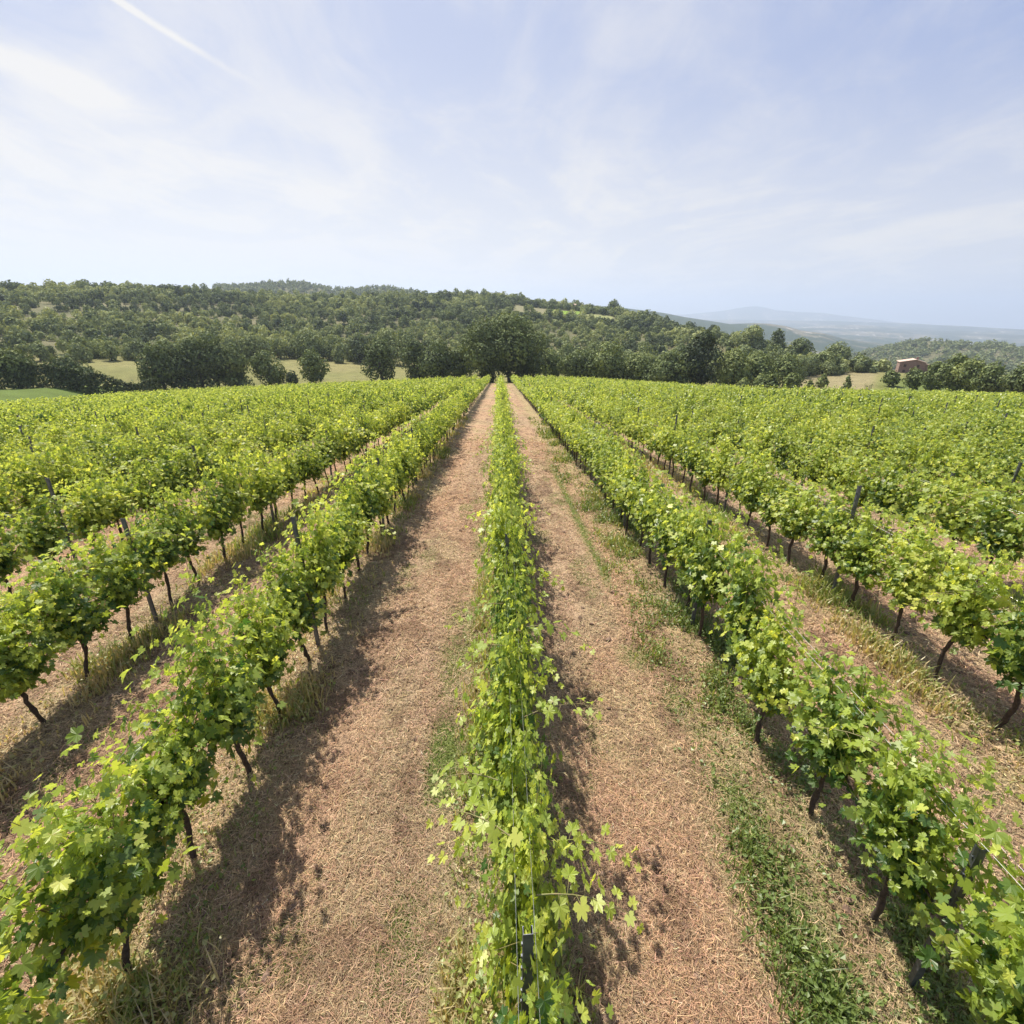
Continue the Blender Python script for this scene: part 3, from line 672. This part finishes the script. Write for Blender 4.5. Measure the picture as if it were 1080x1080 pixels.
TR = [
 ('broadleaf_tree', 18, 131, 50, 368, 'rounded dark tree at the far left edge, above the grass strip', dict(base=.02, shape='low')),
 ('broadleaf_tree', 72, 134, 50, 371, 'squat dark tree with pale top, second from the left in the hedge line', dict(base=.02, shape='low')),
 ('broadleaf_tree', 172, 137, 38, 363, 'leftmost tree of the tall dark clump beside the vineyard', dict(base=.03, shift=-.08)),
 ('broadleaf_tree', 191, 139, 38, 361, 'second tree of the tall dark clump, between two broader crowns', dict(base=.03, shift=-.06)),
 ('broadleaf_tree', 211, 140, 38, 357, 'middle tree of the tall dark clump, light along its top', dict(base=.03, shape='tall')),
 ('broadleaf_tree', 230, 140, 38, 352, 'tallest tree of the dark clump, with feathery upright crown', dict(base=.03, shape='tall')),
 ('broadleaf_tree', 248, 138, 34, 355, 'rightmost tree of the tall dark clump, dropping straight to the vines', dict(base=.03, shape='tall', shift=-.05)),
 ('broadleaf_tree', 283, 142, 32, 369, 'small round tree standing just right of the tall dark clump', dict(base=.05)),
 ('broadleaf_tree', 331, 141, 29, 369, 'small lone round tree in front of the dry meadow', dict(base=.08, shift=.05)),
 ('broadleaf_tree', 403, 138, 36, 358, 'round green tree left of the broad dark bushes', dict(base=.05, shift=.03)),
 ('broadleaf_tree', 440, 134, 34, 359, 'left one of the broad dark crowns beside the big oak', dict(base=.03)),
 ('broadleaf_tree', 463, 131, 46, 360, 'wide low-branching tree left of the big oak', dict(base=.02, shift=-.05)),
 ('broadleaf_tree', 487, 136, 36, 366, 'darker tree filling the gap left of the big oak', dict(base=.02, shift=-.06)),
 ('broadleaf_tree', 580, 140, 34, 372, 'dark bushy tree tucked against the right of the big oak', dict(base=.02, shift=-.1)),
 ('broadleaf_tree', 612, 133, 40, 366, 'sunlit green tree right of the meadow gap by the big oak', dict(base=.03, shift=.06)),
 ('broadleaf_tree', 640, 131, 46, 362, 'tall leafy tree second right of the big oak', dict(base=.02, shift=.0)),
 ('broadleaf_tree', 671, 130, 42, 374, 'lower rounded tree between two taller ones right of the oak', dict(base=.02, shift=.02)),
 ('broadleaf_tree', 703, 127, 50, 371, 'broad dark-footed tree left of the very dark tall tree', dict(base=.02, shift=-.03)),
 ('evergreen_oak', 738, 129, 44, 350, 'very dark tall evergreen crown standing above its neighbours', dict(base=.02, shift=-.28)),
 ('broadleaf_tree', 771, 134, 38, 369, 'pale yellowish-green tree just right of the dark evergreen', dict(base=.03, shift=.22)),
 ('broadleaf_tree', 796, 138, 40, 372, 'second pale yellowish-green tree, before the wooded slope', dict(base=.03, shift=.18)),
 ('broadleaf_tree', 828, 150, 34, 374, 'mid green tree right of the two pale ones', dict(base=.03)),
 ('broadleaf_tree', 866, 195, 46, 372, 'dense round dark green tree behind the dry grass', dict(base=.02, shift=.0, shape='low')),
 ('broadleaf_tree', 906, 205, 46, 376, 'wide low round tree left of the stone farmhouse', dict(base=.02, shape='low')),
 ('broadleaf_tree', 984, 152, 22, 381, 'small yellow-touched tree just right of the stone farmhouse', dict(base=.03, shift=.12)),
 ('broadleaf_tree', 1004, 149, 28, 374, 'taller green tree in the line right of the farmhouse', dict(base=.03, shift=.08)),
 ('broadleaf_tree', 1022, 146, 28, 375, 'broad tree with yellowing leaves in the right-hand line', dict(base=.03, shift=.14)),
 ('broadleaf_tree', 1046, 142, 30, 384, 'darker low tree near the right end of the line', dict(base=.02, shift=-.05)),
 ('broadleaf_tree', 1076, 138, 28, 386, 'brownish-green tree at the right edge of the picture', dict(base=.02, shift=.03)),
 ('broadleaf_tree', 1108, 136, 44, 382, 'green tree beyond the right-hand line of trees', dict(base=.02)),
 ('broadleaf_tree', 330, 205, 36, 347, 'large dark round tree at the back edge of the meadow', dict(base=.03, shift=-.1)),
 ('broadleaf_tree', 275, 200, 30, 352, 'dark tree behind the meadow, above the small round tree', dict(base=.03, shift=-.06)),
 ('broadleaf_tree', 382, 198, 26, 352, 'dark tree behind the meadow, right of the greyish bush', dict(base=.03, shift=-.08)),
 ('broadleaf_tree', 412, 196, 34, 348, 'leafy tree rising behind the round green tree', dict(base=.03, shift=.05)),
 ('broadleaf_tree', 432, 190, 30, 350, 'leafy tree rising behind the broad dark bushes', dict(base=.03, shift=.08)),
 ('shrub', 92, 196, 26, 362, 'light green rounded shrub at the back of the left meadow', dict(base=.01, shift=.15, shape='low')),
 ('shrub', 50, 198, 24, 362, 'dark green shrub at the back of the left meadow', dict(base=.01, shape='low')),
 ('shrub', 124, 197, 17, 360, 'narrow upright shrub at the back of the left meadow', dict(base=.01, shift=.05)),
 ('shrub', 155, 200, 30, 357, 'grey-green spreading shrub behind the tall dark clump', dict(base=.01, shift=.1, shape='low')),
 ('shrub', 361, 196, 16, 363, 'greyish leafless-looking bush at the back of the meadow', dict(base=.01, shift=.28)),
 ('shrub', 308, 140, 14, 391, 'small dark bush between the two small round trees', dict(base=.01, shift=-.1, shape='low')),
 ('shrub', 808, 127, 34, 396, 'low light green scrub in front of the pale trees', dict(base=.01, shift=.2, shape='low')),
 ('shrub', 836, 132, 20, 391, 'low bright bush at the left end of the dry grass', dict(base=.01, shift=.1, shape='low')),
 ('shrub', 785, 126, 20, 399, 'small pale bush at the very edge of the vines', dict(base=.01, shift=.2, shape='low')),
 ('shrub', 816, 126, 14, 394, 'narrow dark green bush standing among the low scrub', dict(base=.01, shift=-.05)),
 ('shrub', 856, 140, 9, 400, 'tiny bush in the dry grass, left one', dict(base=.01, shift=.1)),
 ('shrub', 868, 150, 12, 395, 'tiny bush higher in the dry grass below the round tree', dict(base=.01, shift=.15)),
 ('shrub', 895, 140, 8, 396, 'thin little sapling in the dry grass', dict(base=.05, shift=.15)),
 ('shrub', 963, 155, 22, 390, 'low bush in front of the stone farmhouse wall', dict(base=.01, shift=.02, shape='low')),
 ('shrub', 940, 165, 20, 391, 'low bush left of the stone farmhouse', dict(base=.01, shift=.05, shape='low')),
 ('tall_tree', 786, 262, 32, 343, 'tall rounded tree breaking the skyline on the right of the hill', dict(base=.05, shift=.0)),
 ('tall_tree', 812, 275, 14, 347, 'small dark tree on the skyline just right of the tall one', dict(base=.05, shift=-.1)),
 ('tall_tree', 838, 240, 28, 356, 'light green tree stepping down the wooded slope', dict(base=.03, shift=.05)),
 ('tall_tree', 877, 245, 26, 361, 'dark peaked tree on the lower end of the slope', dict(base=.03, shift=-.08)),
 ('shrub', 513, 127, 22, 379, 'dark bush at the left foot of the big oak', dict(base=.01, shift=-.1, shape='low')),
 ('shrub', 557, 126, 34, 374, 'very dark bushes heaped at the right foot of the big oak', dict(base=.01, shift=-.15, shape='low')),
 ('hilltop_tree', 642, 440, 12, 316, 'lone round tree at the end of the hilltop line', dict(base=.25, dens=.6)),
]
for i, (nm, px, ds, wp, tp, lb, kw) in enumerate(TR):
    tree(nm, px, ds, wp, tp, None, lb, seed=i, cat='shrub' if nm == 'shrub' else 'tree', **kw)
# the big oak at the end of the centre row
tree('oak_tree', 536, 126, 92, 332, None, 'great spreading dark oak at the end of the centre row', seed=3, base=.13, lobes=34, dens=1.5, shift=-.06)
# hedges
def hedge(px0, px1, dist, h, label, seed):
    g = np.random.default_rng(seed); n = 7000; u = g.random(n); pxs = px0 + (px1 - px0) * u
    xs0, ys0, _ = at(px0, dist); xs1, ys1, _ = at(px1, dist); x = xs0 + (xs1 - xs0) * u; y = ys0 + (ys1 - ys0) * u
    hh = h * (.75 + .5 * fbm(u * 9, u * 0 + seed, 3)); a = g.uniform(0, math.pi, n); rr = g.normal(1, .08, n)
    P = np.stack([x, y + np.cos(a) * 1.3 * rr, height(x, y) + np.sin(a) * hh * rr], 1)
    Nn = np.stack([g.normal(0, .3, n), np.cos(a), np.sin(a)], 1) + g.normal(0, .4, (n, 3))
    ox, oy, oz = at((px0 + px1) / 2, dist)
    V, F, tt = scatter_leaves(P - [ox, oy, oz], Nn, g.normal(0, 1, (n, 3)), g.uniform(.25, .55, n), np.clip(g.normal(.22, .12, n), 0, 1), LEAF_LOW)
    o = link('hedge', mesh('hedge', V, [(F, 0)], M['tree_near'], {'tint': tt})); o.location = (ox, oy, oz); tag(o, label, 'hedge')
hedge(-25, 165, 129, 3.9, 'long low dark hedge running left of the tall clump', 1)
hedge(340, 378, 138, .7, 'short low dark hedge at the near side of the dry meadow', 2)

# bare sapling in front of the farmhouse
def sapling():
    g = np.random.default_rng(3); x, y, z = at(918, 128); parts = [tube([(0, 0, -.1), (.02, 0, .5)], [.07, .06], 6)]
    for i in range(16):
        a = g.uniform(0, 6.28); l = g.uniform(1.4, 3.3); q = np.linspace(0, 1, 5); sp = g.uniform(.15, .38)
        parts.append(tube(np.stack([math.cos(a) * l * sp * q, math.sin(a) * l * sp * q, .2 + l * q * .95], 1), .05 * (1 - .75 * q), 4))
    e = link('sapling', None); e.location = (x, y, z); tag(e, 'small upright thin-leaved sapling standing in the dry grass', 'sapling')
    V, F = join(parts); link('stems', mesh('stems', V, [(F, 0)], M['treebark']), e)
    n = 260; a = g.uniform(0, 6.28, n); hq = g.uniform(.3, 1, n); P = np.stack([np.cos(a) * hq * g.uniform(.2, 1, n) * .95, np.sin(a) * hq * .9, .3 + hq * 2.9], 1)
    V, F, tt = scatter_leaves(P, g.normal(0, 1, P.shape), g.normal(0, 1, P.shape), g.uniform(.1, .22, n), g.uniform(.3, .8, n), LEAF_LOW); link('leaves', mesh('leaves', V, [(F, 0)], M['tree'], {'tint': tt}), e)
sapling()

# hillside wood: the 240 nearest trees as things, the rest one mass
g = np.random.default_rng(77)
protos = []
for i in range(12):
    gg = np.random.default_rng(500 + i); sh = ['round', 'round', 'low', 'tall'][i % 4]
    w_, h_ = gg.uniform(5.5, 8), gg.uniform(4.6, 7.2)
    protos.append(tree_data(None, w_, h_, .2, 1100, .50, 13, sh, 500 + i, gg.normal(0, .12)))
far = []
for i in range(10):
    gg = np.random.default_rng(600 + i); sh = ['round', 'low', 'round', 'tall'][i % 4]; V, F, tt = crown(gg, gg.uniform(5.5, 7.5), gg.uniform(4, 6.2), .2, 300, .85, 8, sh, .1); far.append((V, F, tt))
cand = []
step = 4.7
xs, ys = np.meshgrid(np.arange(-640, 420, step), np.arange(120, 560, step)); xs = xs.ravel() + g.uniform(-2.4, 2.4, xs.size); ys = ys.ravel() + g.uniform(-2.4, 2.4, ys.size)
rr = np.hypot(xs, ys); az = np.arctan2(xs, ys); r1 = np.interp(az, R1A, R1V)
az_l, az_m, az_r = tanel(480, 330)[0], tanel(590, 330)[0], tanel(955, 330)[0]
rmin = np.interp(az, [tanel(p, 330)[0] for p in (-100, 440, 500, 590, 650, 830, 880, 940, 1000)], [203, 203, 170, 165, 145, 165, 185, 215, 250])
inview = (az > tanel(-40, 330)[0]) & (az < az_r)
dn = fbm(xs * .028, ys * .028, 3)
keep = inview & (rr > rmin) & (rr < r1 * 1.12) & (g.random(len(xs)) < .50 + 1.1 * sst(dn, .36, .55) + .5 * (rr > r1 * .92))
for px, rc, wa, wr in ((597, 425, .03, 32), (560, 418, .035, 32), (632, 400, .028, 17)):
    keep &= ~((np.abs(az - tanel(px, 330)[0]) < wa * .9) & (np.abs(rr - rc) < wr * 1.0))
xs, ys, rr, dn = xs[keep], ys[keep], rr[keep], dn[keep]; zs = height(xs, ys)
ordr = np.argsort(rr); ns = 245
spec = fbm(xs * .05 + 90, ys * .05, 3)
for i in ordr[:ns]:
    cm, tm = protos[int(g.integers(12))]
    e = link('hillside_tree', None); e.location = (xs[i], ys[i], zs[i] - .2); e.rotation_euler = (0, 0, g.uniform(0, 6.28)); s = g.uniform(.7, 1.25); e.scale = (s, s, s * g.uniform(.9, 1.2))
    tag(e, 'dusty green bushy tree in the lower edge of the hillside wood', 'tree', 'trees of the lower hillside wood'); link('crown', cm, e); link('trunk', tm, e)
Vs, Fs, Ts, off = [], [], [], 0
for i in ordr[ns:]:
    V, F, tt = far[int(g.integers(10))]; a = g.uniform(0, 6.28); c_, s_ = math.cos(a), math.sin(a); s = g.uniform(.42, .92) * g.choice([1, 1, 1.4]) * (1 + .25 * (rr[i] > 380))
    W = np.stack([V[:, 0] * c_ - V[:, 1] * s_, V[:, 0] * s_ + V[:, 1] * c_, V[:, 2]], 1) * s + [xs[i], ys[i], zs[i] - .3]
    Vs.append(W); Fs.append(F + off); off += len(V); Ts.append(np.clip(tt + g.normal(0, .12) + 1.6 * (spec[i] - .5), 0, 1))
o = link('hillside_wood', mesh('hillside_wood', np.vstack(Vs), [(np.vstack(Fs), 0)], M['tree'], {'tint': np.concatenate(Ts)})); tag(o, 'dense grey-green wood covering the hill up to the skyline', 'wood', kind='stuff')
print('hillside trees', len(xs))
# woods on the farther hills
n = 9000; az = g.uniform(tanel(230, 330)[0], tanel(1110, 330)[0], n); r = g.uniform(900, 1500, n); 
kp = ((az > tanel(840, 330)[0]) | (az < tanel(450, 330)[0])) ; az, r = az[kp], r[kp]; x, y = r * np.sin(az), r * np.cos(az); z = height(x, y)
kp = fbm(x * .02, y * .02, 3) > .36; x, y, z = x[kp], y[kp], z[kp]
Vs, Fs, Ts, off = [], [], [], 0
for i in range(len(x)):
    gi = int(g.integers(10)); V, F, tt = far[gi]; m = 36; s = g.uniform(1.1, 1.9)
    V = V[:m * 4] ; F = F[:m]; tt = tt[:m * 4]; cen = V.reshape(m, 4, 3).mean(1, keepdims=True); V = ((V.reshape(m, 4, 3) - cen) * 2.0 + cen).reshape(-1, 3)
    Vs.append(V * s + [x[i], y[i], z[i]]); Fs.append(F + off); off += len(V); Ts.append(np.clip(tt - .05 + g.normal(0, .12), 0, 1))
o = link('distant_wood', mesh('distant_wood', np.vstack(Vs), [(np.vstack(Fs), 0)], M['tree'], {'tint': np.concatenate(Ts)})); tag(o, 'hazy dark wood on the farther hills beyond the farmhouse', 'wood', kind='stuff')

# ------------------------------------------------------------------ farmhouse
M['stone'] = plain_mat('stone_wall', (.20, .13, .11), (.32, .22, .18), 2.5, .95)
M['tile'] = plain_mat('roof_tile', (.46, .32, .26), (.66, .52, .44), 3.0, .9)
M['wood'] = plain_mat('dark_shutter', (.05, .035, .03), (.08, .06, .05), 6, .7)
def boxv(x0, x1, y0, y1, z0, z1):
    V = np.array([(x, y, z) for z in (z0, z1) for x, y in ((x0, y0), (x1, y0), (x1, y1), (x0, y1))], float)
    return V, np.array([(3, 2, 1, 0), (4, 5, 6, 7), (0, 1, 5, 4), (1, 2, 6, 5), (2, 3, 7, 6), (3, 0, 4, 7)], np.int32)
def part(name, parts, mat, parent):
    V, F = join(parts) if len(parts) > 1 else parts[0]; return link(name, mesh(name, V, [(F, 0)], mat), parent)
def prism(x0, x1, y0, y1, zl, zr, z0):  # shed-roofed block: height zl at x0 and zr at x1
    V = np.array([(x0, y0, z0), (x1, y0, z0), (x1, y1, z0), (x0, y1, z0), (x0, y0, zl), (x1, y0, zr), (x1, y1, zr), (x0, y1, zl)], float)
    return V, np.array([(3, 2, 1, 0), (4, 5, 6, 7), (0, 1, 5, 4), (1, 2, 6, 5), (2, 3, 7, 6), (3, 0, 4, 7)], np.int32)
def farmhouse():
    x, y, z = at(958, 212); e = link('stone_farmhouse', None); e.location = (x, y, z - .3); e.rotation_euler = (0, 0, -math.atan2(x, y) + R(10))
    e.scale = (.74, .74, .74); tag(e, 'old brown stone farmhouse with low pinkish tiled roof beside the trees', 'house')
    # local: x across the front, y away from the viewer
    hw, dp, he, hr = 4.6, 7.0, 4.9, 6.0
    Vw = np.array([(-hw, 0, -1), (hw, 0, -1), (hw, dp, -1), (-hw, dp, -1), (-hw, 0, he), (hw, 0, he), (hw, dp, he), (-hw, dp, he), (0.8, 0, hr), (.8, dp, hr)], float)
    w1 = [(0, 1, 5, 4), (1, 2, 6, 5), (2, 3, 7, 6), (3, 0, 4, 7)]; w2 = [(4, 5, 8), (7, 9, 6)]
    wl = link('wall', mesh('wall', Vw, [(np.array(w1), 0), (np.array(w2), 0)], M['stone']), e)
    for s, xa in ((-1, -hw), (1, hw)):
        xe = xa + s * .35; ze = he - .35 * (hr - he) / (hw)
        V = np.array([(xe, -.35, ze + .03), (.8, -.35, hr + .05), (.8, dp + .35, hr + .05), (xe, dp + .35, ze + .03)], float); V = np.vstack([V, V + [0, 0, .2]])
        link('roof', mesh('roof', V, [(np.array([(3, 2, 1, 0), (4, 5, 6, 7), (0, 1, 5, 4), (1, 2, 6, 5), (2, 3, 7, 6), (3, 0, 4, 7)]), 0)], M['tile']), e)
    part('annex_wall', [prism(hw + .003, hw + 4.6, 1.2, 6, 4.3, 3.1, -1)], M['stone'], e)
    rf = prism(hw + .006, hw + 4.9, .9, 6.3, 4.52, 3.22, 2); V = rf[0].copy(); V[:4, 2] = [4.32, 3.02, 3.02, 4.32]; link('annex_roof', mesh('annex_roof', V, [(rf[1], 0)], M['tile']), e)
    part('chimney', [boxv(1.4, 2.1, 3, 3.7, 5.6, 6.9), boxv(1.3, 2.2, 2.9, 3.8, 6.903, 7.03)], M['stone'], e)
    for wx, wz in ((-2.6, 2.9), (2.1, 2.9), (-2.6, .6)):
        f = part('window', [boxv(wx - .45, wx + .45, -.06, .05, wz, wz + 1.1)], M['wood'], e); part('sill', [boxv(wx - .6, wx + .6, -.14, .05, wz - .12, wz - .003)], M['stone'], f)
    part('door', [boxv(1.5, 2.6, -.06, .05, 0, 2.2)], M['wood'], e)
farmhouse()
def hilltop_house(px, dist, sc, label):
    x, y, z = at(px, dist); e = link('hilltop_house', None); e.location = (x, y, z + 1.0); e.rotation_euler = (0, 0, R(12)); e.scale = (sc, sc, sc); tag(e, label, 'house')
    part('wall', [boxv(-5, 5, 0, 6, -2, 4)], M['stone'], e)
    for s in (0, 1):
        ya, yb = (-.4, 3) if s == 0 else (6.4, 3); V = np.array([(-5.4, ya, 3.9), (5.4, ya, 3.9), (5.4, yb, 5.3), (-5.4, yb, 5.3)], float); V = np.vstack([V, V + [0, 0, .2]])
        link('roof', mesh('roof', V, [(np.array([(3, 2, 1, 0), (4, 5, 6, 7), (0, 1, 5, 4), (1, 2, 6, 5), (2, 3, 7, 6), (3, 0, 4, 7)]), 0)], M['tile']), e)
    for wx in (-3, 0, 3): part('window', [boxv(wx - .5, wx + .5, -.06, .05, 1.2, 2.5)], M['wood'], e)
hilltop_house(607, 470, .75, 'small reddish house among trees on the hilltop skyline')

# ------------------------------------------------------------------ haze
HAZE = 1.8e-4
V, F = boxv(-17500, 17500, -1200, 17500, -1500, 420)
m, nt_, o_ = newmat('haze'); pvn = nt_.nodes.new('ShaderNodeVolumePrincipled'); pvn.inputs['Color'].default_value = (.66, .77, .97, 1); pvn.inputs['Density'].default_value = HAZE; pvn.inputs['Anisotropy'].default_value = .3
nt_.links.new(pvn.outputs[0], o_.inputs['Volume'])
hz = link('haze', mesh('haze', V, [(F, 0)], m)); tag(hz, 'pale blue summer haze over the distant hills', 'haze', kind='stuff')
